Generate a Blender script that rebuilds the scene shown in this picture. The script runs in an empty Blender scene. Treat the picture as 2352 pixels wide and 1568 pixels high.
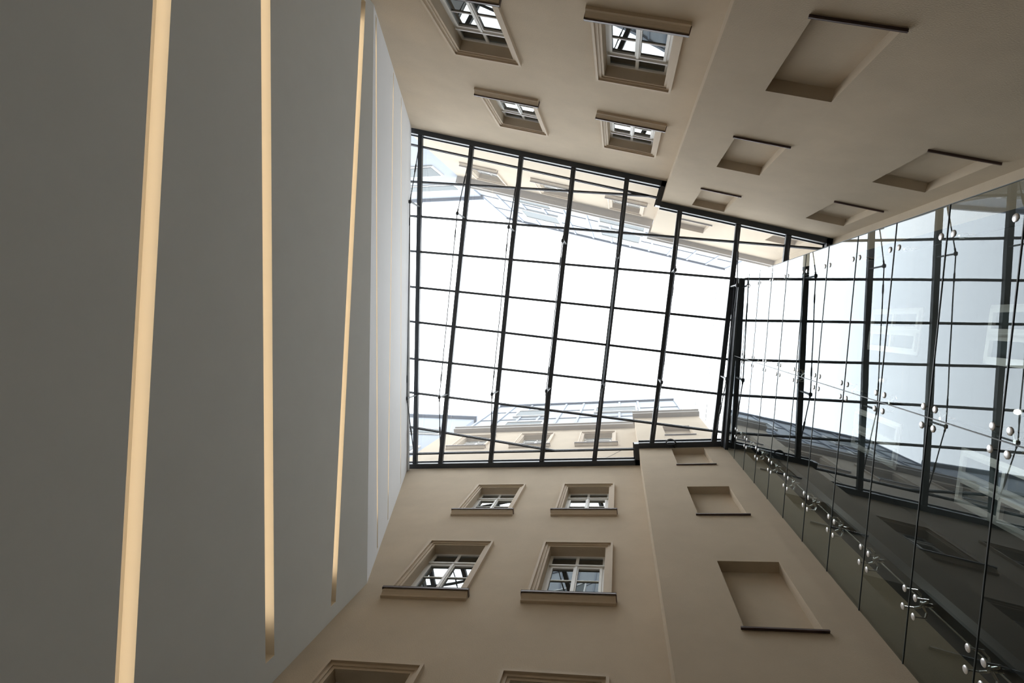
import bpy, bmesh, math, random
from mathutils import Vector, Matrix
random.seed(7)
S = bpy.context.scene
COL = S.collection

# ------------------------------------------------------------------ camera
FPX = 1225.0
ca, sa, cb, sb = math.cos(.0421), math.sin(.0421), math.cos(.1975), math.sin(.1975)
RX = Matrix(((1, 0, 0), (0, ca, -sa), (0, sa, ca)))
RY = Matrix(((cb, 0, sb), (0, 1, 0), (-sb, 0, cb)))
RT = (RX @ RY).transposed()          # view axes -> world
cam = bpy.data.cameras.new('camera'); cam.sensor_width = 36; cam.lens = FPX / 2352 * 36
cam.clip_end = 300; cam.clip_start = .02
co = bpy.data.objects.new('camera', cam); COL.objects.link(co)
r_, u_, b_ = RT @ Vector((1, 0, 0)), RT @ Vector((0, -1, 0)), RT @ Vector((0, 0, -1))
co.matrix_world = Matrix(((r_.x, u_.x, b_.x, 0), (r_.y, u_.y, b_.y, 0), (r_.z, u_.z, b_.z, 0), (0, 0, 0, 1)))
S.camera = co

# ------------------------------------------------------------------ sky, exposure
W = bpy.data.worlds.new('overcast_sky'); S.world = W; W.use_nodes = True
wt = W.node_tree; bg = wt.nodes['Background']; bg.inputs[1].default_value = 1.0
wc = wt.nodes.new('ShaderNodeTexCoord'); wx = wt.nodes.new('ShaderNodeSeparateXYZ'); wr = wt.nodes.new('ShaderNodeValToRGB')
wm = wt.nodes.new('ShaderNodeMapRange'); wm.inputs[1].default_value = -1; wm.inputs[2].default_value = 1
wt.links.new(wc.outputs['Generated'], wx.inputs[0]); wt.links.new(wx.outputs['Z'], wm.inputs[0]); wt.links.new(wm.outputs[0], wr.inputs[0]); wt.links.new(wr.outputs[0], bg.inputs[0])
e_ = wr.color_ramp.elements          # overcast sky: three times brighter overhead than at the horizon, dim ground below
e_[0].position = .49; e_[0].color = (.06, .06, .06, 1); e_[1].position = 1.0; e_[1].color = (.94, .97, 1, 1)
e2 = e_.new(.505); e2.color = (.31, .325, .34, 1)
S.view_settings.view_transform = 'Standard'; S.view_settings.look = 'None'
S.view_settings.gamma = 1; S.view_settings.exposure = 3.25; S.view_settings.use_curve_mapping = False
try:
    S.cycles.max_bounces = 10; S.cycles.diffuse_bounces = 6; S.cycles.glossy_bounces = 4
    S.cycles.transparent_max_bounces = 16; S.cycles.caustics_reflective = False
    S.cycles.use_denoising = True
except Exception: pass

# ------------------------------------------------------------------ helpers
def mat(name, col, rough=.6, metal=0, noise=0, nscale=3, bump=0, bscale=120, emis=None, estr=0, spec=.5):
    m = bpy.data.materials.new(name); m.use_nodes = True
    nt = m.node_tree; p = nt.nodes['Principled BSDF']
    p.inputs['Base Color'].default_value = (*col, 1); p.inputs['Roughness'].default_value = rough
    p.inputs['Metallic'].default_value = metal; p.inputs['Specular IOR Level'].default_value = spec
    if noise:
        tc = nt.nodes.new('ShaderNodeTexCoord')
        n1 = nt.nodes.new('ShaderNodeTexNoise'); n1.inputs['Scale'].default_value = nscale; n1.inputs['Detail'].default_value = 8
        n1.inputs['Roughness'].default_value = .62
        nt.links.new(tc.outputs['Object'], n1.inputs['Vector'])
        cr = nt.nodes.new('ShaderNodeValToRGB')
        cr.color_ramp.elements[0].position = .3; cr.color_ramp.elements[1].position = .7
        cr.color_ramp.elements[0].color = (*[c * (1 - noise) for c in col], 1)
        cr.color_ramp.elements[1].color = (*[min(1, c * (1 + noise)) for c in col], 1)
        nt.links.new(n1.outputs['Fac'], cr.inputs['Fac']); nt.links.new(cr.outputs['Color'], p.inputs['Base Color'])
        if bump:
            n2 = nt.nodes.new('ShaderNodeTexNoise'); n2.inputs['Scale'].default_value = bscale; n2.inputs['Detail'].default_value = 4
            nt.links.new(tc.outputs['Object'], n2.inputs['Vector'])
            b = nt.nodes.new('ShaderNodeBump'); b.inputs['Strength'].default_value = bump; b.inputs['Distance'].default_value = .01
            nt.links.new(n2.outputs['Fac'], b.inputs['Height']); nt.links.new(b.outputs['Normal'], p.inputs['Normal'])
    if emis:
        p.inputs['Emission Color'].default_value = (*emis, 1); p.inputs['Emission Strength'].default_value = estr
    return m

def glass_mat(name, tint, gloss, r0=.08, rough=0.0, wave=0.0, solid=None, dust=0.0, power=4.2):
    """sheet glass: Schlick reflection over a tinted clear (or dark-backed) pane"""
    m = bpy.data.materials.new(name); m.use_nodes = True
    nt = m.node_tree; N = nt.nodes; L = nt.links; N.clear()
    out = N.new('ShaderNodeOutputMaterial'); mix = N.new('ShaderNodeMixShader')
    geo = N.new('ShaderNodeNewGeometry')
    dot = N.new('ShaderNodeVectorMath'); dot.operation = 'DOT_PRODUCT'
    L.new(geo.outputs['Incoming'], dot.inputs[0]); L.new(geo.outputs['Normal'], dot.inputs[1])
    ab = N.new('ShaderNodeMath'); ab.operation = 'ABSOLUTE'; L.new(dot.outputs['Value'], ab.inputs[0])
    om = N.new('ShaderNodeMath'); om.operation = 'SUBTRACT'; om.inputs[0].default_value = 1; L.new(ab.outputs[0], om.inputs[1])
    pw = N.new('ShaderNodeMath'); pw.operation = 'POWER'; L.new(om.outputs[0], pw.inputs[0]); pw.inputs[1].default_value = power
    ma = N.new('ShaderNodeMath'); ma.operation = 'MULTIPLY_ADD'; L.new(pw.outputs[0], ma.inputs[0])
    ma.inputs[1].default_value = 1 - r0; ma.inputs[2].default_value = r0
    gl = N.new('ShaderNodeBsdfGlossy'); gl.inputs['Color'].default_value = (*gloss, 1); gl.inputs['Roughness'].default_value = rough
    if wave:
        tc = N.new('ShaderNodeTexCoord'); nz = N.new('ShaderNodeTexNoise'); nz.inputs['Scale'].default_value = .9; nz.inputs['Detail'].default_value = 1
        L.new(tc.outputs['Object'], nz.inputs['Vector'])
        b = N.new('ShaderNodeBump'); b.inputs['Strength'].default_value = 1; b.inputs['Distance'].default_value = wave
        L.new(nz.outputs['Fac'], b.inputs['Height']); L.new(b.outputs['Normal'], gl.inputs['Normal'])
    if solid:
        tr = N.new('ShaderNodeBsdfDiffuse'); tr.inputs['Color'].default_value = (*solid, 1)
    else:
        tr = N.new('ShaderNodeBsdfTransparent'); tr.inputs['Color'].default_value = (*tint, 1)
    L.new(ma.outputs[0], mix.inputs[0]); L.new(tr.outputs[0], mix.inputs[1]); L.new(gl.outputs[0], mix.inputs[2])
    last = mix
    if dust:
        tl = N.new('ShaderNodeBsdfTranslucent'); tl.inputs['Color'].default_value = (.9, .9, .9, 1)
        m2 = N.new('ShaderNodeMixShader'); m2.inputs[0].default_value = dust
        L.new(mix.outputs[0], m2.inputs[1]); L.new(tl.outputs[0], m2.inputs[2]); last = m2
    L.new(last.outputs[0], out.inputs['Surface'])
    return m

M = dict(
    plaster=mat('tan_plaster', (.56, .467, .355), .9, noise=.06, nscale=1.1, bump=.35, bscale=60, spec=.15),
    stone=mat('painted_stone_trim', (.55, .445, .325), .7, noise=.03, nscale=6, bump=.1),
    grey=mat('grey_wall_board', (.69, .70, .685), .85, noise=.02, nscale=2, bump=.05, bscale=200),
    pale=mat('pale_wall_board', (.63, .635, .65), .8, noise=.015, nscale=2, bump=.05, bscale=200),
    cream=mat('cream_cove', (.80, .73, .62), .7),
    led=mat('warm_led', (1, .85, .6), .5, emis=(1, .88, .69), estr=.3),
    white=mat('white_window_paint', (.78, .775, .76), .45, noise=.02, nscale=9),
    steel=mat('dark_grey_steel', (.032, .037, .045), .42, noise=.12, nscale=5),
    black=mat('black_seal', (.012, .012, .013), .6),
    seal=mat('grey_silicone_seal', (.05, .06, .06), .5),
    shaft=mat('dark_shaft_surface', (.035, .036, .038), .7, noise=.1, nscale=2),
    galv=mat('galvanised_steel', (.12, .13, .14), .5, metal=0),
    rod=mat('dark_steel_rod', (.06, .065, .075), .35, metal=.6),
    chrome=mat('polished_steel', (.90, .89, .90), .2, metal=1),
    pad=mat('satin_steel_pad', (.92, .90, .91), .35, metal=.5),
    zinc=mat('zinc_sheet', (.36, .395, .44), .6, spec=.1, noise=.05, nscale=2),
    seam=mat('zinc_seam', (.17, .21, .28), .6),
    drip=mat('brown_sheet_metal', (.10, .06, .055), .45),
    lead=mat('grey_cornice', (.40, .37, .34), .8, noise=.04),
    render=mat('pale_blue_render', (.38, .42, .48), .85, spec=.1, noise=.03),
    floor=mat('stone_floor', (.34, .32, .29), .5, noise=.08, nscale=2),
    bulb=mat('fill_lamp_bulb', (1, 1, .9), .4, emis=(1, 1, .85), estr=.6),
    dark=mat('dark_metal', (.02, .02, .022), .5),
    roofglass=glass_mat('roof_glass', (.85, .87, .87), (.95, .97, 1), .07, dust=.055),
    wallglass=glass_mat('glass_wall', (.46, .49, .47), (.88, .95, 1), .062, wave=.0009, power=5),
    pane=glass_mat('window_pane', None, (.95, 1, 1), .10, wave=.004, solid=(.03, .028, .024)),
    outpane=mat('upper_window_pane', (.11, .135, .145), .6, spec=.1),
)

class MB:
    def __init__(s): s.bm = bmesh.new()
    def quad(s, *ps):
        s.bm.faces.new([s.bm.verts.new(p) for p in ps]); return s
    def box(s, x0, x1, y0, y1, z0, z1):
        v = [s.bm.verts.new(p) for p in ((x0, y0, z0), (x1, y0, z0), (x1, y1, z0), (x0, y1, z0), (x0, y0, z1), (x1, y0, z1), (x1, y1, z1), (x0, y1, z1))]
        for f in ((0, 3, 2, 1), (4, 5, 6, 7), (0, 1, 5, 4), (1, 2, 6, 5), (2, 3, 7, 6), (3, 0, 4, 7)): s.bm.faces.new([v[i] for i in f])
        return s
    def hexa(s, a, b):
        """solid between two matching polygons"""
        va = [s.bm.verts.new(p) for p in a]; vb = [s.bm.verts.new(p) for p in b]; n = len(a)
        s.bm.faces.new(va[::-1]); s.bm.faces.new(vb)
        for i in range(n): s.bm.faces.new((va[i], va[(i + 1) % n], vb[(i + 1) % n], vb[i]))
        return s
    def prism(s, prof, x0, x1):
        """profile in (y, z) swept along x"""
        return s.hexa([(x0, y, z) for y, z in prof], [(x1, y, z) for y, z in prof])
    def bar(s, p, q, w, h, up=(0, 0, 1)):
        p, q = Vector(p), Vector(q); d = (q - p).normalized(); u = Vector(up)
        a = d.cross(u).normalized() * w / 2; b = a.cross(d).normalized() * h / 2
        k = ((-1, -1), (1, -1), (1, 1), (-1, 1))
        return s.hexa([p + a * i + b * j for i, j in k], [q + a * i + b * j for i, j in k])
    def tube(s, p, q, r, r2=None, n=10):
        p, q = Vector(p), Vector(q); d = (q - p).normalized(); r2 = r if r2 is None else r2
        a = d.orthogonal().normalized(); b = d.cross(a)
        c = [(math.cos(i * 2 * math.pi / n), math.sin(i * 2 * math.pi / n)) for i in range(n)]
        return s.hexa([p + (a * i + b * j) * r for i, j in c], [q + (a * i + b * j) * r2 for i, j in c])
    def lathe(s, p, d, prof, n=18):
        p, d = Vector(p), Vector(d).normalized(); a = d.orthogonal().normalized(); b = d.cross(a)
        rings = [[s.bm.verts.new(p + d * t + (a * math.cos(i * 2 * math.pi / n) + b * math.sin(i * 2 * math.pi / n)) * r) for i in range(n)] for t, r in prof]
        for R, Q in zip(rings, rings[1:]):
            for i in range(n): s.bm.faces.new((R[i], R[(i + 1) % n], Q[(i + 1) % n], Q[i]))
        s.bm.faces.new(rings[0][::-1]); s.bm.faces.new(rings[-1]); return s
    def path(s, pts, r, n=8):
        for a, b in zip(pts, pts[1:]): s.tube(a, b, r, n=n)
        return s
    def build(s, name, m, parent=None, smooth=False, mw=None):
        bmesh.ops.recalc_face_normals(s.bm, faces=s.bm.faces[:])
        me = bpy.data.meshes.new(name); s.bm.to_mesh(me); s.bm.free()
        me.materials.append(m)
        if smooth:
            for f in me.polygons: f.use_smooth = True
        o = bpy.data.objects.new(name, me); COL.objects.link(o)
        if parent: o.parent = parent
        elif mw: o.matrix_world = mw
        return o

def tag(o, label=None, cat=None, group=None, kind=None):
    if label: o['label'] = label
    if cat: o['category'] = cat
    if group: o['group'] = group
    if kind: o['kind'] = kind
    return o
def empty(name, label, cat, group=None, kind=None, mw=None):
    o = bpy.data.objects.new(name, None); COL.objects.link(o); o.empty_display_size = .2
    if mw is not None: o.matrix_world = mw
    return tag(o, label, cat, group, kind)
def dup(root, mw, label, name=None):
    c = root.copy(); COL.objects.link(c); c.matrix_world = mw; c['label'] = label
    if name: c.name = name
    def kids(src, dst):
        for ch in [o for o in src.children]:
            k = ch.copy(); COL.objects.link(k); k.parent = dst; kids(ch, k)
    kids(root, c); return c
ORD = ['first', 'second', 'third', 'fourth', 'fifth', 'sixth', 'seventh', 'eighth', 'ninth', 'tenth', 'eleventh', 'twelfth']

class Wall:
    """vertical plane at distance D along outward direction n; local x along, y outward, z up"""
    def __init__(s, ang, D):
        s.n = Vector((math.cos(ang), math.sin(ang), 0)); s.D = D; s.h = Vector((s.n.y, -s.n.x, 0))
    def mw(s, x=0, z=0, y=0):
        o = s.n * (s.D + y) + s.h * x
        return Matrix(((s.h.x, s.n.x, 0, o.x), (s.h.y, s.n.y, 0, o.y), (0, 0, 1, z), (0, 0, 0, 1)))
    def p(s, x, z, y=0): return s.n * (s.D + y) + s.h * x + Vector((0, 0, z))
    def hit(s, o, d):
        """horizontal line o + t d with this plane"""
        o, d = Vector((o[0], o[1], 0)), Vector((d[0], d[1], 0)); t = (s.D - s.n.dot(o)) / s.n.dot(d); return o + d * t

def wall_mesh(W_, x0, x1, z0, z1, holes, th, m, name):
    xs = sorted({x0, x1, *[v for h in holes for v in h[:2]]}); zs = sorted({z0, z1, *[v for h in holes for v in h[2:]]})
    def solid(i, j):
        if i < 0 or j < 0 or i >= len(xs) - 1 or j >= len(zs) - 1: return False
        cx, cz = (xs[i] + xs[i + 1]) / 2, (zs[j] + zs[j + 1]) / 2
        return not any(h[0] < cx < h[1] and h[2] < cz < h[3] for h in holes)
    b = MB()
    for i in range(len(xs) - 1):
        for j in range(len(zs) - 1):
            if not solid(i, j): continue
            a, c, d, e = xs[i], xs[i + 1], zs[j], zs[j + 1]
            b.quad((a, 0, d), (c, 0, d), (c, 0, e), (a, 0, e)); b.quad((a, th, d), (a, th, e), (c, th, e), (c, th, d))
            if not solid(i - 1, j): b.quad((a, 0, d), (a, 0, e), (a, th, e), (a, th, d))
            if not solid(i + 1, j): b.quad((c, 0, d), (c, th, d), (c, th, e), (c, 0, e))
            if not solid(i, j - 1): b.quad((a, 0, d), (a, th, d), (c, th, d), (c, 0, d))
            if not solid(i, j + 1): b.quad((a, 0, e), (c, 0, e), (c, th, e), (a, th, e))
    bmesh.ops.remove_doubles(b.bm, verts=b.bm.verts[:], dist=1e-5)
    o = b.build(name, m, mw=W_.mw()); tag(o, kind='structure'); return o

# ------------------------------------------------------------------ planes of the court (eye height is z = 0)
TT, TB = .2585, -.0705
TA = Wall(TT - math.pi / 2, 4.0)       # tan wall with windows, upper side of the photo
TBk = Wall(TT - math.pi / 2, 3.44)     # projecting part with blind windows
BA = Wall(TB + math.pi / 2, 4.2)       # tan wall with windows, lower side of the photo
BB = Wall(TB + math.pi / 2, 3.715)
EA = Wall(.09, 5.289)                  # wall behind the glass
GL = Wall(.062, 3.088)                   # glass wall
FL, ZR, EAVE = -1.6, 15.5, 21.2
def at(px, py, z):
    d = RT @ Vector(((px - 1176) / FPX, (py - 784) / FPX, 1)); return d * (z / d.z)

# ------------------------------------------------------------------ floor
f = MB().box(-9, 9, -9, 9, FL - .2, FL).build('floor', M['floor']); tag(f, kind='structure')

# ------------------------------------------------------------------ windows in the tan walls
WW, WH = 1.03, 1.87       # opening
N_WIN = [0]
def make_window():
    root = empty('window_1', 'w', 'window', 'white casement windows in tan stone surrounds', 'structure')
    # architrave: stepped moulding on three sides
    b = MB(); a = WW / 2
    for o0, o1, pr in ((0, .045, .012), (.045, .095, .03), (.095, .135, .062)):
        for sx in (-1, 1):
            x0, x1 = sorted((sx * (a + o0), sx * (a + o1)))
            b.box(x0, x1, -pr, .0, .0, WH + o1 if o1 > 0 else WH)
        b.box(-a - o0, a + o0, -pr, .0, WH + o0, WH + o1)
    b.build('architrave', M['stone'], root)
    # sill: moulded stone under a sheet metal drip
    sw = a + .20
    prof = [(0, -.17), (-.045, -.17), (-.05, -.13), (-.07, -.10), (-.095, -.075), (-.10, -.02), (0, -.02)]
    b = MB().prism(prof, -sw, sw); sl = b.build('sill', M['stone'], root)
    tag(MB().box(-sw - .012, sw + .012, -.125, .20, -.02, -.004).box(-sw - .012, sw + .012, -.125, -.113, -.05, -.004)
        .box(-sw - .012, -sw - .004, -.125, 0, -.06, -.004).box(sw + .004, sw + .012, -.125, 0, -.06, -.004)
        .build('sill_cover', M['drip'], sl), 'dark sheet metal drip edge')
    # timber frame
    y = .17; fw = .055; zt = WH - .44
    b = MB()
    b.box(-a, -a + fw, y, y + .07, 0, WH).box(a - fw, a, y, y + .07, 0, WH).box(-a + fw, a - fw, y, y + .07, WH - fw, WH).box(-a + fw, a - fw, y, y + .07, 0, .05)
    b.box(-a + fw, a - fw, y - .012, y + .07, zt - .03, zt + .03).box(-a + .02, a - .02, y - .035, y, zt - .012, zt + .028)
    b.box(-.028, .028, y, y + .07, zt + .03, WH - fw)
    b.build('window_frame', M['white'], root)
    for sx in (-1, 1):
        b = MB(); x0, x1 = (-a + fw, 0) if sx < 0 else (0, a - fw); yy = y - .012
        b.box(x0, x0 + .045, yy, y + .05, .05, zt - .03).box(x1 - .045, x1, yy, y + .05, .05, zt - .03)
        b.box(x0 + .045, x1 - .045, yy, y + .05, .05, .10).box(x0 + .045, x1 - .045, yy, y + .05, zt - .08, zt - .03)
        hgt = (zt - .08 - .10) / 3
        for k in (1, 2): b.box(x0 + .045, x1 - .045, y, y + .04, .10 + hgt * k - .011, .10 + hgt * k + .011)
        cs = b.build('casement', M['white'], root)
        g = MB().box(x0 + .04, x1 - .04, y + .018, y + .026, .09, zt - .07).build('pane', M['pane'], cs)
    MB().box(-.02, .02, y - .03, y, .05, zt - .03).build('meeting_stile', M['white'], root)
    for sx in (-1, 1):
        x0, x1 = sorted((sx * .02, sx * (a - .045)))
        MB().box(x0, x1, y + .025, y + .035, zt + .02, WH - .045).build('pane', M['pane'], root)
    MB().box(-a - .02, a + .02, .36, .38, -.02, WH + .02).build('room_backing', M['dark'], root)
    return root
proto = [None]
def put_window(W_, x, zs, label):
    N_WIN[0] += 1
    if proto[0] is None:
        proto[0] = make_window(); o = proto[0]; o.matrix_world = W_.mw(x, zs); o['label'] = label
    else: o = dup(proto[0], W_.mw(x, zs), label, 'window_%d' % N_WIN[0])
    return (x - WW / 2, x + WW / 2, zs, zs + WH)

N_ = 'upper side of the photo'; S_ = 'lower side of the photo'
# first wall: x is mirrored (local x = -s)
H_TA = []
for s, side in ((-.83, 'right'), (-3.517, 'left')):
    for zs, how in ((-.05, 'ground floor'), (3.93, None), (7.66, 'large'), (11.40, 'small')):
        if how is None: lab = 'white casement window out of view low on the tan wall, %s column, %s' % (side, N_)
        elif how == 'ground floor': continue
        elif how == 'large': lab = 'large-looking %s window of the tan wall on the %s, reflecting sky and black beams' % (side, N_)
        else: lab = '%s window just below the glass roof edge on the %s' % (side, N_)
        if how is None and True: continue
        H_TA.append(put_window(TA, -s, zs, lab))
for s, side in ((-.83, 'rightmost'), (-3.517, 'middle'), (-6.2, 'leftmost')):
    H_TA.append(put_window(TA, -s, 18.80, '%s pale window seen through the glass roof above the tan wall, %s' % (side, N_)))
H_BA = []
for s, side in ((-1.015, 'right'), (-3.306, 'left')):
    for zs, lab in ((4.17, '%s cut-off window at the bottom edge of the photo, only its stone head in view'),
                    (7.97, '%s large window in the lower tan wall, panes reflecting sky'),
                    (11.62, '%s small window under the glass roof on the lower tan wall')):
        H_BA.append(put_window(BA, s, zs, lab % side))
for s, side in ((-1.015, 'rightmost'), (-3.306, 'middle'), (-5.6, 'leftmost')):
    H_BA.append(put_window(BA, s, 18.10, '%s pale window seen through the glass roof above the lower tan wall' % side))

# ------------------------------------------------------------------ blind windows
def blind(W_, x, w, z0, z1, label, sill=True):
    r = empty('blind_window', label, 'blind window', 'shallow blind window niches in the tan walls', mw=W_.mw(x, z0))
    MB().box(-w / 2 - .02, w / 2 + .02, .17, .21, -.02, z1 - z0 + .02).build('niche_panel', M['plaster'], r)
    if sill:
        tag(MB().box(-w / 2 - .045, w / 2 + .045, -.038, .17, -.015, 0).box(-w / 2 - .045, w / 2 + .045, -.038, -.03, -.026, 0)
            .build('sill', M['drip'], r), 'thin brown metal sill')
    return (x - w / 2, x + w / 2, z0, z1)
H_TB = []
for z0, z1, lab in ((6.0, 7.81, 'largest square blind window in the tan wall at the upper right, nearest the photo top'),
                    (9.63, 11.46, 'middle blind window of the upper right column nearest the wall corner'),
                    (13.25, 15.12, 'small blind window touching the roof frame on the upper right wall'),
                    (17.15, 18.75, 'blind window seen through the glass roof beyond the upper frame')):
    H_TB.append(blind(TBk, -1.475, .84, z0, z1, lab))
for z0, z1, lab in ((8.74, 10.56, 'larger slanted blind window near the right photo edge beside the glass wall'),
                    (12.12, 13.97, 'smaller slanted blind window between roof frame and glass wall, upper right'),
                    (15.85, 17.6, 'blind window seen through the glass roof at its upper right end')):
    H_TB.append(blind(TBk, -4.02, .86, z0, z1, lab))
H_BB = []
for z0, z1, lab in ((6.5, 8.30, 'largest blind window on the lower right tan wall, lowest in the photo'),
                    (10.20, 11.92, 'middle blind window on the lower right tan wall'),
                    (13.64, 15.35, 'small blind window directly under the roof frame, lower right wall'),
                    (17.1, 18.55, 'blind window seen through the glass roof above the lower right wall')):
    H_BB.append(blind(BB, 1.645, .86, z0, z1, lab))
H_EA = []

# white double windows behind the glass
def double_window(x, z0, label):
    r = empty('double_window', label, 'window', 'white double windows behind the glass wall', mw=EA.mw(x, z0))
    w, h = .86, 1.95
    b = MB()
    b.box(-w / 2, -w / 2 + .06, -.02, .08, 0, h).box(w / 2 - .06, w / 2, -.02, .08, 0, h).box(-w / 2, w / 2, -.02, .08, 0, .06).box(-w / 2, w / 2, -.02, .08, h - .06, h)
    b.box(-.035, .035, -.02, .08, .06, h - .06)
    b.build('window_frame', M['white'], r)
    for sx in (-1, 1):
        x0, x1 = (-w / 2 + .06, -.035) if sx < 0 else (.035, w / 2 - .06)
        b = MB().box(x0, x0 + .05, -.05, .04, .06, h - .06).box(x1 - .05, x1, -.05, .04, .06, h - .06)
        b.box(x0 + .05, x1 - .05, -.05, .04, .06, .13).box(x0 + .05, x1 - .05, -.05, .04, h - .13, h - .06).box(x0 + .05, x1 - .05, -.05, .04, h / 2 - .03, h / 2 + .03)
        s = b.build('sash', M['white'], r)
        MB().box(x0 + .045, x1 - .045, 0, .01, .12, h - .12).build('pane', M['outpane'], s)
    MB().box(-w / 2, w / 2, .1, .12, 0, h).build('room_backing', M['dark'], r)
    return (x - w / 2 + .01, x + w / 2 - .01, z0 + .01, z0 + h - .01)
H_EA += [double_window(.25, 10.75, 'white double window behind the glass wall, upper one in the middle of the right side'),
         double_window(.25, 7.05, 'white double window behind the glass wall at the right photo edge'),
         double_window(-1.9, 7.25, 'white double window behind the lower glass, near the right photo edge'),
         double_window(-1.9, 10.95, 'white double window behind the glass, dim and close to the dark mast')]

# ------------------------------------------------------------------ walls
wall_mesh(TA, -.28, 11, FL, EAVE + .1, H_TA, .5, M['plaster'], 'wall_north')
wall_mesh(TBk, -4.82, -.265, FL, EAVE - .3, H_TB, .62, M['plaster'], 'wall_northeast')
wall_mesh(BA, -9.5, .36, FL, EAVE - .4, H_BA, .5, M['plaster'], 'wall_south')
w_ = wall_mesh(BB, .335, 2.62, ZR, 20.2, [h for h in H_BB if h[2] > ZR], .6, M['plaster'], 'wall_south_upper')
wall_mesh(BB, .335, 3.25, FL, ZR, [h for h in H_BB if h[2] < ZR], .6, M['plaster'], 'wall_southeast')
wall_mesh(BB, 3.25, 5.6, FL, ZR, [], .6, M['shaft'], 'wall_southeast_dark')  # same wall continued behind the glass in a darker colour
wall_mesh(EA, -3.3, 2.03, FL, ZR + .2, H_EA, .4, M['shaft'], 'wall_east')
wall_mesh(EA, 2.03, 2.62, FL, ZR + .2, [], .4, M['plaster'], 'wall_east_pier')
wall_mesh(EA, 1.55, 2.62, ZR + .2, EAVE - .3, [], .4, M['plaster'], 'wall_east_upper')

# ------------------------------------------------------------------ grey wall with light slots
def XL(y): return -4.02 - .0165 * (y + 5.2)
def ZF(y): return 8.43 - .0165 * (y + 5.2)
SL = .31; ZTOP = 15.33
def yT(X): return (.2556 * X - 4.0) / .9668
def yB(X): return (4.2 - .0704 * X) / .9975
def GP(y, z):
    return Vector((XL(y) - SL * max(0, z - ZF(y)), y, z))
def edge_y(z, top):
    y = -5.2 if top else 4.5
    for _ in range(6): y = yT(GP(y, z).x) if top else yB(GP(y, z).x)
    return y
# slots: lower edge height near the upper photo side, near the lower photo side, width, depth, gaps to the corners
slots = [(4.30, 3.55, .19, .16, .15, .30), (5.57, 5.60, .17, .14, .15, .32), (8.00, 7.10, .14, .12, .12, .22),
         (8.62, 9.36, .11, .07, .06, .10), (11.02, 10.86, .10, .06, .06, .10), (12.55, 13.50, .09, .05, .06, .10)]
def slot_pts(sl):
    za, zb, w, d, ga, gb = sl
    ya, yb = edge_y(za, True) + ga, edge_y(zb, False) - gb
    return (ya, za), (yb, zb)
def zline(sl, y, up):
    (ya, za), (yb, zb) = slot_pts(sl); return za + (zb - za) * (y - ya) / (yb - ya) + (sl[2] if up else 0)
OUT = .5
def strip(b, lo, hi):
    """wall surface between two height functions, corner to corner, in segments"""
    n = 14
    for i in range(n):
        def row(k, fn):
            y0 = -5.15 + (4.45 + 5.15) * k / n
            z = fn(y0); ya = edge_y(z, True) - .3; yb = edge_y(z, False) + .3
            y = ya + (yb - ya) * k / n
            return GP(y, fn(y))
        b.quad(row(i, lo), row(i + 1, lo), row(i + 1, hi), row(i, hi))
def zl(sl, up): return lambda y: zline(sl, y, up)
low = MB(); strip(low, lambda y: FL, zl(slots[0], 0)); strip(low, zl(slots[0], 1), zl(slots[1], 0)); strip(low, zl(slots[1], 1), zl(slots[2], 0))
strip(low, zl(slots[2], 1), ZF)
upw = MB(); strip(upw, ZF, zl(slots[3], 0)); strip(upw, zl(slots[3], 1), zl(slots[4], 0)); strip(upw, zl(slots[4], 1), zl(slots[5], 0)); strip(upw, zl(slots[5], 1), lambda y: ZTOP)
names = ['widest glowing light slot, at the left photo edge', 'second glowing light slot from the left, in the dark grey wall',
         'third glowing light slot from the left, next to the pale fold', 'first thin light slot in the pale upper wall, next to the fold',
         'middle thin light slot in the pale upper wall', 'faintest thin light slot, next to the glass roof']
for i, sl in enumerate(slots):
    tgt = low if i < 3 else upw
    (ya, za), (yb, zb) = slot_pts(sl); d = sl[3]; w = sl[2]
    nrm = Vector((-1, 0, 0)) if i < 3 else Vector((-1, 0, -SL)).normalized()
    # closing pieces between slot ends and corners
    for e0, e1 in ((ya - .9, ya), (yb, yb + .9)):
        tgt.quad(GP(e0, zline(sl, e0, 0)), GP(e1, zline(sl, e1, 0)), GP(e1, zline(sl, e1, 1)), GP(e0, zline(sl, e0, 1)))
    r = empty('light_slot', names[i], 'light', 'warm light slots across the grey wall', mw=Matrix.Translation(GP(ya, za)))
    off = -GP(ya, za)
    a0, a1, b0, b1 = GP(ya, za) + off, GP(ya, za + w) + off, GP(yb, zb) + off, GP(yb, zb + w) + off
    D_ = nrm * d
    hb = MB(); hb.quad(a0, b0, b0 + D_, a0 + D_); hb.quad(a1, b1, b1 + D_, a1 + D_); hb.quad(a0 + D_, b0 + D_, b1 + D_, a1 + D_)
    hb.quad(a0, a1, a1 + D_, a0 + D_); hb.quad(b0, b1, b1 + D_, b0 + D_)
    tag(hb.build('cove', M['cream'], r), 'cream painted channel')
    u = (b0 - a0).normalized(); L_ = (b0 - a0).length
    p0 = a0 + nrm * d * .62 + u * .25; p1 = a0 + nrm * d * .62 + u * (L_ - (.42 if i < 3 else .6))
    rise = Vector((0, 0, .012))
    tag(MB().bar(p0 + rise, p1 + rise, d * .35, .012).build('led_strip', M['led'], r), 'warm light strip')
tag(low.build('wall_west', M['grey']), kind='structure')
tag(upw.build('wall_west_upper', M['pale']), kind='structure')
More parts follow.
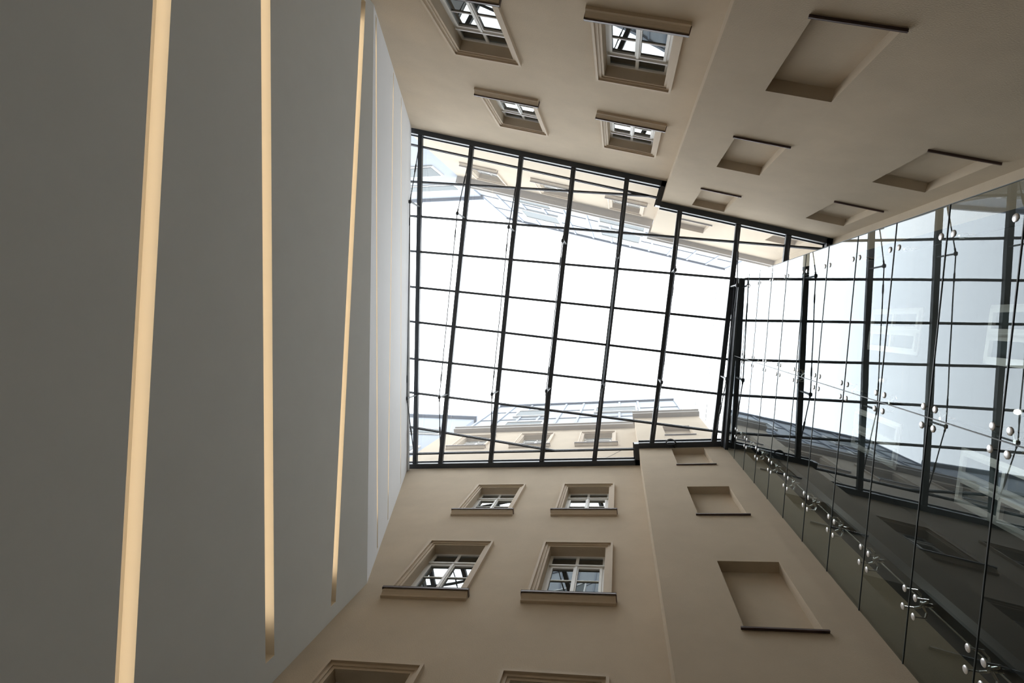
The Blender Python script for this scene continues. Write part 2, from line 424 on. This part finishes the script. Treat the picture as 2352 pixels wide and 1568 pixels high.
# unseen ledge added behind the pale wall top to stop a light leak
lb = MB(); lb.hexa([Vector((-6.15, -6.2, ZTOP - .12)), Vector((-6.3, 5.2, ZTOP - .12)), Vector((-7.6, 5.2, ZTOP - .12)), Vector((-7.6, -6.6, ZTOP - .12))],
                   [Vector((-6.15, -6.2, ZTOP)), Vector((-6.3, 5.2, ZTOP)), Vector((-7.6, 5.2, ZTOP)), Vector((-7.6, -6.6, ZTOP))])
tag(lb.build('trim_1', M['pale']), kind='structure')

# ------------------------------------------------------------------ glass roof
ZB, ZT_ = ZR, ZR + .17       # beam underside and top
def V2(x, y): return Vector((x, y, 0))
# beams in plan: two points at roof height
beam_r = [((-.3827, -.3665), (-.3998, .2992)), ((-.2791, -.3349), (-.3466, .2918)), ((-.1826, -.3086), (-.2443, .288)), ((-.0845, -.279), (-.1432, .2765)),
          ((.0123, -.2526), (-.0429, .2654)), ((.1061, -.1995), (.0611, .2309)), ((.2044, -.1676), (.1692, .2242)), ((.2864, -.1477), (.2518, .2100))]
beams = [(V2(a[0] * ZR, a[1] * ZR), V2(b[0] * ZR, b[1] * ZR)) for a, b in beam_r]
pur_r = [((-.3789, -.2674), (-.0006, -.2274)), ((-.3839, -.2009), (.1068, -.1456)), ((-.3845, -.1322), (.201, -.0706)), ((-.3895, -.0622), (.195, .002)),
         ((-.3901, .0066), (.1888, .0714)), ((-.3925, .0801), (.1788, .1338)), ((-.3958, .148), (.1688, .2007)), ((-.3963, .218), (-.1458, .2473))]
ZP = ZR + .1
purs = [(V2(a[0] * ZP, a[1] * ZP), V2(b[0] * ZP, b[1] * ZP)) for a, b in pur_r]
sA, sB = .26, .335
EDT, EDB = 3.55, 3.77      # edge glazing bars
nT, hT = TA.n, -TA.h
nB, hB = BA.n, BA.h
def inter(p, q, n, D):
    d = q - p; return p + d * ((D - n.dot(p)) / n.dot(d))
strutY = [((-3.41), 2.35), (-3.02, 2.285), (-2.58, 2.15), (-2.16, 2.02), (-1.71, 1.85), (-1.3, 1.7), (-.88, 1.57), (-.5, 1.3)]
def beam_ends(p, q):
    t = inter(p, q, nT, 4.0)
    if hT.dot(t) > sA: t = inter(p, q, nT, 3.44)
    b = inter(p, q, nB, 4.2)
    if hB.dot(b) > sB: b = inter(p, q, nB, 3.715)
    return t, b
BE = [beam_ends(p, q) for p, q in beams]
blab = ['%s black roof beam counting from the pale wall, with a thin tie rod under it' % ORD[i] for i in range(6)]
blab[0] = 'first black roof beam, right beside the pale grey wall'
blab += ['black roof beam just left of the thick glass wall head', 'short black roof beam behind the glass wall, next to the upper right frame']
for i, (t, b) in enumerate(BE):
    u = (b - t).normalized()
    r = empty('roof_beam', blab[i], 'beam', 'black roof beams', mw=Matrix.Translation(t + Vector((0, 0, ZB))))
    o = -(t + Vector((0, 0, ZB)))
    L_ = (b - t).length
    g = MB(); A_ = Vector((0, 0, .06)); Bv = u * L_ + A_
    g.bar(A_, Bv, .13, .12); g.bar(A_ + Vector((0, 0, .085)), Bv + Vector((0, 0, .085)), .075, .05)
    g.build('girder', M['steel'], r)
    pts = []
    for Y in strutY[i]:
        p = t + u * ((Y - t.y) / u.y); pts.append(p + Vector((0, 0, 14.8)) + o)
    zd = Vector((0, 0, 1))
    for p in pts:
        st = MB().bar(p + zd * .72, p, .075, .03, up=u).build('strut', M['galv'], r)
        MB().lathe(p - u * .05, u, [(0, .03), (.02, .042), (.08, .042), (.10, .03)], 12).build('strut_clamp', M['rod'], st)
    e0, e1 = u * .22 + zd * .03, u * (L_ - .22) + zd * .03
    MB().path([e0, pts[0], pts[1], e1], .014).build('tie_rod', M['rod'], r)
    for a, c in ((e0, pts[0]), (e1, pts[1])):
        d = (c - a)
        MB().lathe(a + d * .42, d, [(0, .014), (.04, .024), (.26, .024), (.30, .014)], 10).build('turnbuckle', M['rod'], r)
        MB().lathe(a + d * .93, d, [(0, .014), (.02, .021), (.10, .021), (.12, .014)], 10).build('turnbuckle', M['rod'], r)
    for a in (pts[0], pts[1]):
        d = (pts[1] - pts[0]).normalized() * (1 if a is pts[0] else -1)
        MB().lathe(a + d * .45, d, [(0, .013), (.03, .02), (.22, .02), (.25, .013)], 10).build('turnbuckle', M['rod'], r)
    for e in (e0, e1):
        MB().bar(e + zd * .03, e - zd * .05, .02, .09, up=u).build('end_lug', M['rod'], r)

# edge frames along the walls
def frame_run(p, q, label, inw, w=.15, h=.20, z=ZB - .03):
    """p,q on the wall line; inw points into the court"""
    p, q = Vector((p.x, p.y, 0)), Vector((q.x, q.y, 0))
    b = MB(); i = inw.normalized() * w; zz0, zz1 = Vector((0, 0, z)), Vector((0, 0, z + h))
    b.hexa([p + zz0, q + zz0, q + i + zz0, p + i + zz0], [p + zz1, q + zz1, q + i + zz1, p + i + zz1])
    j = inw.normalized() * (w + .03)
    b.hexa([p + zz1, q + zz1, q + j + zz1, p + j + zz1], [v + Vector((0, 0, .03)) for v in (p + zz1, q + zz1, q + j + zz1, p + j + zz1)])
    return tag(b.build('roof_edge_frame', M['steel']), label, 'roof frame', 'black steel frame around the glass roof')
def PT(n, D, h, s): return n * D + h * s
cTA0, cTA1 = PT(nT, 4.0, hT, -8.0), PT(nT, 4.0, hT, sA)
cTB0, cTB1 = PT(nT, 3.44, hT, sA), PT(nT, 3.44, hT, 4.78)
cBA0, cBA1 = PT(nB, 4.2, hB, -7.2), PT(nB, 4.2, hB, sB)
cBB0, cBB1 = PT(nB, 3.715, hB, sB), PT(nB, 3.715, hB, 4.95)
frame_run(cTA0, cTA1, 'long black roof frame along the window wall, upper side', -nT)
frame_run(cTA1 - hT * .0, cTB0 - nT * .13, 'short black jog in the roof frame at the upper wall corner', -hT, w=.13)
frame_run(cTB0, cTB1, 'black roof frame along the blind-window wall, upper right', -nT)
frame_run(cBA0, cBA1, 'long black roof frame along the window wall, lower side', -nB)
frame_run(cBA1, cBB0 - nB * .13, 'short black jog in the roof frame at the lower wall corner', -hB, w=.13)
frame_run(cBB0, cBB1, 'black roof frame above the blind windows, lower right', -nB)
frame_run(cTB1, cBB1 + Vector((.05, .1, 0)), 'black roof frame at the right end behind the glass wall', -EA.n)

def clip(poly, n, D):
    out = []
    for i in range(len(poly)):
        a, b = poly[i], poly[(i + 1) % len(poly)]; da, db = D - n.dot(a), D - n.dot(b)
        if da >= 0: out.append(a)
        if (da > 0 > db) or (da < 0 < db): out.append(a + (b - a) * (da / (da - db)))
    return out
def clipseg(p, q, cons):
    t0, t1 = 0, 1; d = q - p
    for n, D in cons:
        a, b = n.dot(p), n.dot(d)
        if abs(b) < 1e-9: continue
        t = (D - a) / b
        if b > 0: t1 = min(t1, t)
        else: t0 = max(t0, t)
    return (p + d * t0, p + d * t1) if t1 > t0 else None
WEST = (Vector((-1, 0, 0)), 7.0); EAST = (EA.n, EA.D - .02)
def glazing_bar(p, q, label):
    z = Vector((0, 0, ZP)); b = MB().bar(p + z, q + z, .045, .05); b.bar(p + z + Vector((0, 0, .045)), q + z + Vector((0, 0, .045)), .07, .03)
    return tag(b.build('glazing_bar', M['steel']), label, 'glazing bar', 'thin black glazing bars of the roof')
for k, (p, q) in enumerate(purs):
    d = (q - p).normalized(); sg = clipseg(p - d * 20, q + d * 20, [(nT, EDT), (nB, EDB), WEST, EAST, (hT * 0 + nT, EDT)])
    if sg: glazing_bar(sg[0], sg[1], '%s thin glazing bar crossing the roof, counting from the upper window wall' % ORD[k])
glazing_bar(PT(nT, EDT, hT, -8.0), PT(nT, EDT, hT, sA - .1), 'thin bar running parallel to the upper roof frame')
glazing_bar(PT(nB, EDB, hB, -7.2), PT(nB, EDB, hB, sB - .1), 'thin bar running parallel to the lower roof frame')

# panes, cell by cell
def left_of(p, q):
    """half plane containing smaller x than the line"""
    d = q - p; n = Vector((abs(d.y), -d.x * (1 if d.y > 0 else -1), 0)).normalized(); return n, n.dot(p)
bl = [left_of(*b) for b in beams]
pl = []
for p, q in purs:
    d = (q - p).normalized(); n = Vector((-d.y, d.x, 0)); pl.append((n, n.dot(p)))
BAY = ['first bay at the pale wall', 'second bay', 'third bay', 'fourth bay', 'fifth bay', 'sixth bay', 'seventh bay', 'eighth bay', 'last bay, behind the glass wall']
big = [V2(-20, -20), V2(20, -20), V2(20, 20), V2(-20, 20)]
def neg(c): return (-c[0], -c[1])
def area(p):
    return abs(sum(p[i].x * p[(i + 1) % len(p)].y - p[(i + 1) % len(p)].x * p[i].y for i in range(len(p)))) / 2
for bay in range(len(beams) + 1):
    cons = [WEST, EAST]
    if bay > 0: cons.append(neg(bl[bay - 1]))
    if bay < len(beams): cons.append(bl[bay])
    rows = []
    rows.append(('edge row along the upper frame', [neg((nT, EDT)), (nT, 3.93), (hT, sA)]))
    for k in range(len(purs) + 1):
        c = [(nT, EDT if True else 0), (nB, EDB)]
        if k > 0: c.append(neg(pl[k - 1]))
        if k < len(purs): c.append(pl[k])
        rows.append(('row %s' % ORD[k], c))
    rows.append(('edge row along the lower frame', [neg((nB, EDB)), (nB, 4.13), (hB, sB)]))
    for rn, c in rows:
        poly = big
        for cc in cons + c:
            poly = clip(poly, *cc)
            if len(poly) < 3: break
        if len(poly) < 3 or area(poly) < .05: continue
        ctr = sum(poly, Vector()) / len(poly)
        poly = [p + (ctr - p).normalized() * .012 for p in poly]
        rn2 = rn.replace('row ', '') + ' row from the upper wall' if rn.startswith('row') else rn
        z = ZT_ + .035
        b = MB(); b.bm.faces.new([b.bm.verts.new(p + Vector((0, 0, z))) for p in poly])
        o = b.build('roof_glass_pane', M['roofglass'])
        tag(o, 'clear roof glass pane, %s counted from the left, %s' % (BAY[bay], rn2), 'glass pane', 'clear glass panes of the roof')

# coiled cable on the lower frame and a loose wire over the roof
cp = at(1541, 1014, ZR - .08)
pts = []
for i in range(41):
    a = i / 40 * 2 * math.pi * 2.2; rr = .13 + .01 * math.sin(3 * a)
    pts.append(Vector((rr * math.cos(a), rr * .55 * math.sin(a) + .006 * i / 8, .03 * math.sin(a * .5))))
pts += [pts[-1] + Vector((.08, .09, .02)), pts[-1] + Vector((.22, .15, .04))]
o = MB().path(pts, .014, 6).build('cable_coil', M['black']); o.location = cp
tag(o, 'small loop of black cable hanging on the lower roof frame', 'cable')
w0, w1 = at(1368, 1054, ZR + .26), at(1455, 1029, ZR + .26)
pts = [w0 + (w1 - w0) * t + Vector((0, .05 * math.sin(t * 6), 0)) for t in [k / 12 for k in range(13)]]
tag(MB().path(pts, .006, 5).build('loose_wire', M['rod']), 'thin loose wire lying on the glass near the lower frame corner', 'wire')

# ------------------------------------------------------------------ glass wall
GX0, GXM, GX1 = -3.335, -.79, 1.314
lev = [FL, 1.91, 2.93] + [3.95 + 1.02 * k for k in range(11)]     # joints 3.95 .. 14.15
HEAD = 15.1
lev.append(HEAD)
def glass_panel(x0, x1, z0, z1, label, group, seal=True, m='wallglass', name='glass_panel'):
    r = MB(); r.quad((x0 + .006, 0, z0 + .006), (x1 - .006, 0, z0 + .006), (x1 - .006, 0, z1 - .006), (x0 + .006, 0, z1 - .006))
    o = r.build(name, M[m], mw=GL.mw()); tag(o, label, 'glass panel', group)
    if seal:
        s = MB().box(x0, x1, -.006, .006, z1 - (.0045 if z1 < ZR else .025), z1 + (.0045 if z1 < ZR else .025)).build('seal', M['seal'], o)
    return o
vis = [i for i in range(len(lev) - 1)]
for col, (x0, x1, cn) in enumerate(((GXM, GX1, 'next to its free edge'), (GX0, GXM, 'next to the lower tan wall'))):
    n = len(lev) - 1
    for i in range(n):
        k = n - 1 - i
        lab = 'tinted glass wall panel, column %s, %s from the roof' % (cn, ORD[k] if k < 12 else 'lowest')
        if k == 12: lab = 'tinted glass wall panel, column %s, second lowest' % cn
        o = glass_panel(x0, x1, lev[i], lev[i + 1], lab, 'panels of the glass wall')
        if col == 0:
            MB().box(GXM - .005, GXM + .005, -.006, .006, lev[i], lev[i + 1]).build('seal', M['seal'], o)
            tag(MB().box(GX1 - .006, GX1, -.008, .008, lev[i], lev[i + 1]).build('polished_edge', M['galv'], o), 'bright cut edge of the glass')
# head beam above the glass
hb = MB(); hb.box(GX0, GX1 - .05, -.04, .10, HEAD, ZR).box(GX0, GX1 - .05, -.09, .16, HEAD + .28, ZR)
tag(hb.build('head_beam', M['steel'], mw=GL.mw()), 'thick black beam at the head of the glass wall', 'beam')

def make_spider(xs=(-1, 1)):
    r = empty('spider_fitting', 's', 'glass fitting', 'polished spider fittings on the glass wall')
    MB().lathe((0, .10, 0), (0, 1, 0), [(0, .018), (.005, .026), (.05, .026), (.09, .02), (.13, .02)], 16).build('hub', M['chrome'], r, smooth=False)
    for sx in xs:
        for sz in (-1, 1):
            e = Vector((sx * .095, .105, sz * .10))
            a = MB(); a.tube((sx * .012, .12, sz * .012), (sx * .06, .135, sz * .062), .016, .013); a.tube((sx * .06, .135, sz * .062), e, .013, .012)
            a.tube(e + Vector((0, .012, 0)), e - Vector((0, .10, 0)), .009)
            am = a.build('arm', M['chrome'], r)
            MB().lathe((e.x, 0, e.z), (0, -1, 0), [(0, .034), (.004, .036), (.008, .032), (.011, .018), (.012, .006)], 20).build('pad', M['pad'], am, smooth=True)
    return r
spd = {}
jz = [z for z in lev if 4.6 < z < 14.9]
rows = ((-2.688, 'row along the dark mast', -.07), (-.79, 'middle row on the glass wall', 0), (1.012, 'row near the free glass edge', .08))
for x, rn, dz in rows:
    js = sorted(jz, reverse=True)
    for k, z in enumerate(js):
        lab = 'steel spider fitting, %s, %s from roof' % (rn, ORD[k])
        mw = GL.mw(x, z)
        key = x > .9
        if key not in spd: spd[key] = make_spider((0,) if key else (-1, 1)); spd[key].matrix_world = mw; spd[key]['label'] = lab
        else: dup(spd[key], mw, lab)

# mast behind the glass carrying the row by the tan wall; cables on the others
r = empty('steel_mast', 'dark flat steel mast behind the glass beside the lower tan wall', 'mast', mw=GL.mw(-2.688, FL, .23))
MB().box(-.05, .05, 0, .16, 0, HEAD - FL).build('flat_post', M['steel'], r)
MB().tube((-.09, .05, 0), (-.09, .05, HEAD - FL), .018).build('rod', M['chrome'], r)
for x, lab in ((-.79, 'thin vertical steel cable behind the middle joint of the glass wall'), (1.012, 'thin vertical steel cable behind the glass near its free edge')):
    o = MB().tube((0, 0, 0), (0, 0, HEAD - FL), .007).build('steel_cable', M['rod'], mw=GL.mw(x, FL, .21)); tag(o, lab, 'cable')

# glass above the roof in the same plane
zz = [15.9, 18.7, 21.2, 23.8, 26.5, 29.3]
for k, (a, b) in enumerate(zip(zz, zz[1:])):
    o = glass_panel(GX0 + .1, GX1 - .1, a, b, 'faint glass facade panel above the roof, %s from the roof, with a thin joint line' % ORD[k], 'faint glass facade above the roof', m='roofglass', name='facade_glass_panel')

# dark slab over the shaft, and fill lamps added to brighten the double windows
def slab(pts, z0, z1): return MB().hexa([Vector((x, y, z0)) for x, y in pts], [Vector((x, y, z1)) for x, y in pts])
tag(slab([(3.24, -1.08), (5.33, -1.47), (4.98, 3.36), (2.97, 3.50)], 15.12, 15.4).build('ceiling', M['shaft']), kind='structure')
def shaft_fill_lamp(x, z, label):
    r = empty('fill_lamp', label, 'lamp', 'added fill lamps behind the glass', mw=EA.mw(x, z))
    MB().box(-.05, .05, -.05, 0, -.05, .05).build('lamp_base', M['steel'], r)
    MB().lathe((0, -.05, 0), (0, -1, 0), [(0, .03), (.02, .038), (.05, .03)], 12).build('bulb', M['bulb'], r)
    ld = bpy.data.lights.new('fill_lamp', 'POINT'); ld.energy = 2.6; ld.color = (.93, 1, .98); ld.shadow_soft_size = .05
    lo = bpy.data.objects.new('fill_light', ld); COL.objects.link(lo); lo.parent = r; lo.location = (0, -.75, 0)
shaft_fill_lamp(-.75, 11.8, 'small added fill lamp behind the glass beside the upper white double window')
shaft_fill_lamp(-.75, 8.1, 'small added fill lamp behind the glass near the right photo edge')

# ------------------------------------------------------------------ cornices and upper storeys outside
def trim(W_, x0, x1, z0, pr, h, n):
    prof = [(0, z0), (-pr, z0), (-pr, z0 + h * .6), (-pr - .05, z0 + h * .7), (-pr - .05, z0 + h), (.3, z0 + h), (.3, z0)]
    tag(MB().prism(prof, x0, x1).build('trim_%d' % n, M['lead'], mw=W_.mw()), kind='structure')
trim(TA, -.26, 7.85, EAVE + .1, .28, .3, 2)
trim(TBk, -4.82, -.2, EAVE - .3, .17, .3, 3)
trim(BA, -6.9, .4, EAVE - .4, .17, .3, 4)
trim(BB, .28, 2.65, 20.2, .17, .3, 5)

def metal_front(W_, x0, x1, z0, z1, d0, d1, seams, name, label, lights):
    r = empty(name, label, 'metal facade', mw=W_.mw(0, 0))
    MB().hexa([(x0, d0, z0), (x1, d0, z0), (x1, d0 + .3, z0), (x0, d0 + .3, z0)], [(x0, d1, z1), (x1, d1, z1), (x1, d1 + .3, z1), (x0, d1 + .3, z1)]).build('cladding', M['zinc'], r)
    def dd(z): return d0 + (d1 - d0) * (z - z0) / (z1 - z0)
    b = MB(); n = int((x1 - x0) / seams)
    for i in range(n + 1):
        x = x0 + (x1 - x0) * i / n; b.bar((x, dd(z0) - .02, z0), (x, dd(z1) - .02, z1), .06, .10, up=(1, 0, 0))
    for z in (z0 + (z1 - z0) * .36, z0 + (z1 - z0) * .68): b.bar((x0, dd(z) - .012, z), (x1, dd(z) - .012, z), .04, .03)
    b.build('seams', M['seam'], r)
    MB().box(x0, x1, d1 - .1, d1 + .3, z1, z1 + .25).build('roof_rim', M['seam'], r)
    for lx0, lx1, lz0, lz1 in lights:
        ym = dd((lz0 + lz1) / 2)
        w = MB().box(lx0 - .08, lx1 + .08, ym - .09, ym + .05, lz0 - .08, lz0).box(lx0 - .08, lx1 + .08, ym - .09, ym + .05, lz1, lz1 + .08)
        w.box(lx0 - .08, lx0, ym - .09, ym + .05, lz0, lz1).box(lx1, lx1 + .08, ym - .09, ym + .05, lz0, lz1)
        wf = w.build('roof_window_frame', M['white'], r)
        MB().box(lx0, lx1, ym - .06, ym - .04, lz0, lz1).build('pane', M['outpane'], wf)
metal_front(TA, -4.8, 7.85, EAVE + .4, 31.0, .05, .12, 1.0, 'metal_clad_storey', 'pale standing-seam metal storey above the upper tan wall, beyond the glass roof',
            [(4.2, 5.95, 23.2, 24.1), (4.2, 6.05, 26.2, 28.2), (-.02, 1.95, 23.1, 24.4), (.05, 2.0, 26.1, 28.4)])
metal_front(BA, -6.5, 2.45, EAVE - .1, 27.6, .0, .05, .85, 'metal_clad_storey', 'pale standing-seam metal storey above the lower tan wall, beyond the glass roof',
            [(-5.0, -3.45, 21.8, 22.5), (-5.0, -3.6, 24.1, 25.5), (-1.3, .5, 24.5, 25.7)])

# pale render wings at the far left, beyond the roof
def wing(p, dirx, z1, name, label, bands, fy):
    p = Vector(p)
    r = empty(name, label, 'building', mw=Matrix.Translation(p))
    L_ = 9; ex = Vector(dirx).normalized(); ey = Vector((0, fy, 0))
    def bx(a, b, y0, y1, za, zb):
        q = [ex * a + ey * y0, ex * b + ey * y0, ex * b + ey * y1, ex * a + ey * y1]
        return [v + Vector((0, 0, za)) for v in q], [v + Vector((0, 0, zb)) for v in q]
    MB().hexa(*bx(0, L_, 0, -.5, 0, z1 - p.z)).build('wall', M['render'], r)
    MB().hexa(*bx(-.1, L_, .15, -.5, z1 - p.z, z1 - p.z + .2)).build('roof_rim', M['seam'], r)
    for za, zb in bands:
        f = MB(); 
        f.hexa(*bx(.5, L_ - 3, .05, 0, za - p.z, zb - p.z))
        w = f.build('window_band', M['white'], r)
        MB().hexa(*bx(.6, L_ - 3.1, .07, .05, za - p.z + .12, zb - p.z - .12)).build('pane', M['outpane'], w)
wing((-6.52, -5.86, ZR + .4), (-1, 0, 0), 25.0, 'rendered_wing', 'pale blue wing with window bands at the far upper left beyond the roof', [(19.6, 21.0), (22.4, 23.4)], 1)
wing((-6.60, 4.70, ZR + .4), (-1, 0, 0), 24.0, 'rendered_wing', 'pale blue wing with window bands at the far lower left beyond the roof', [(17.2, 18.4), (20.4, 21.4)], -1)
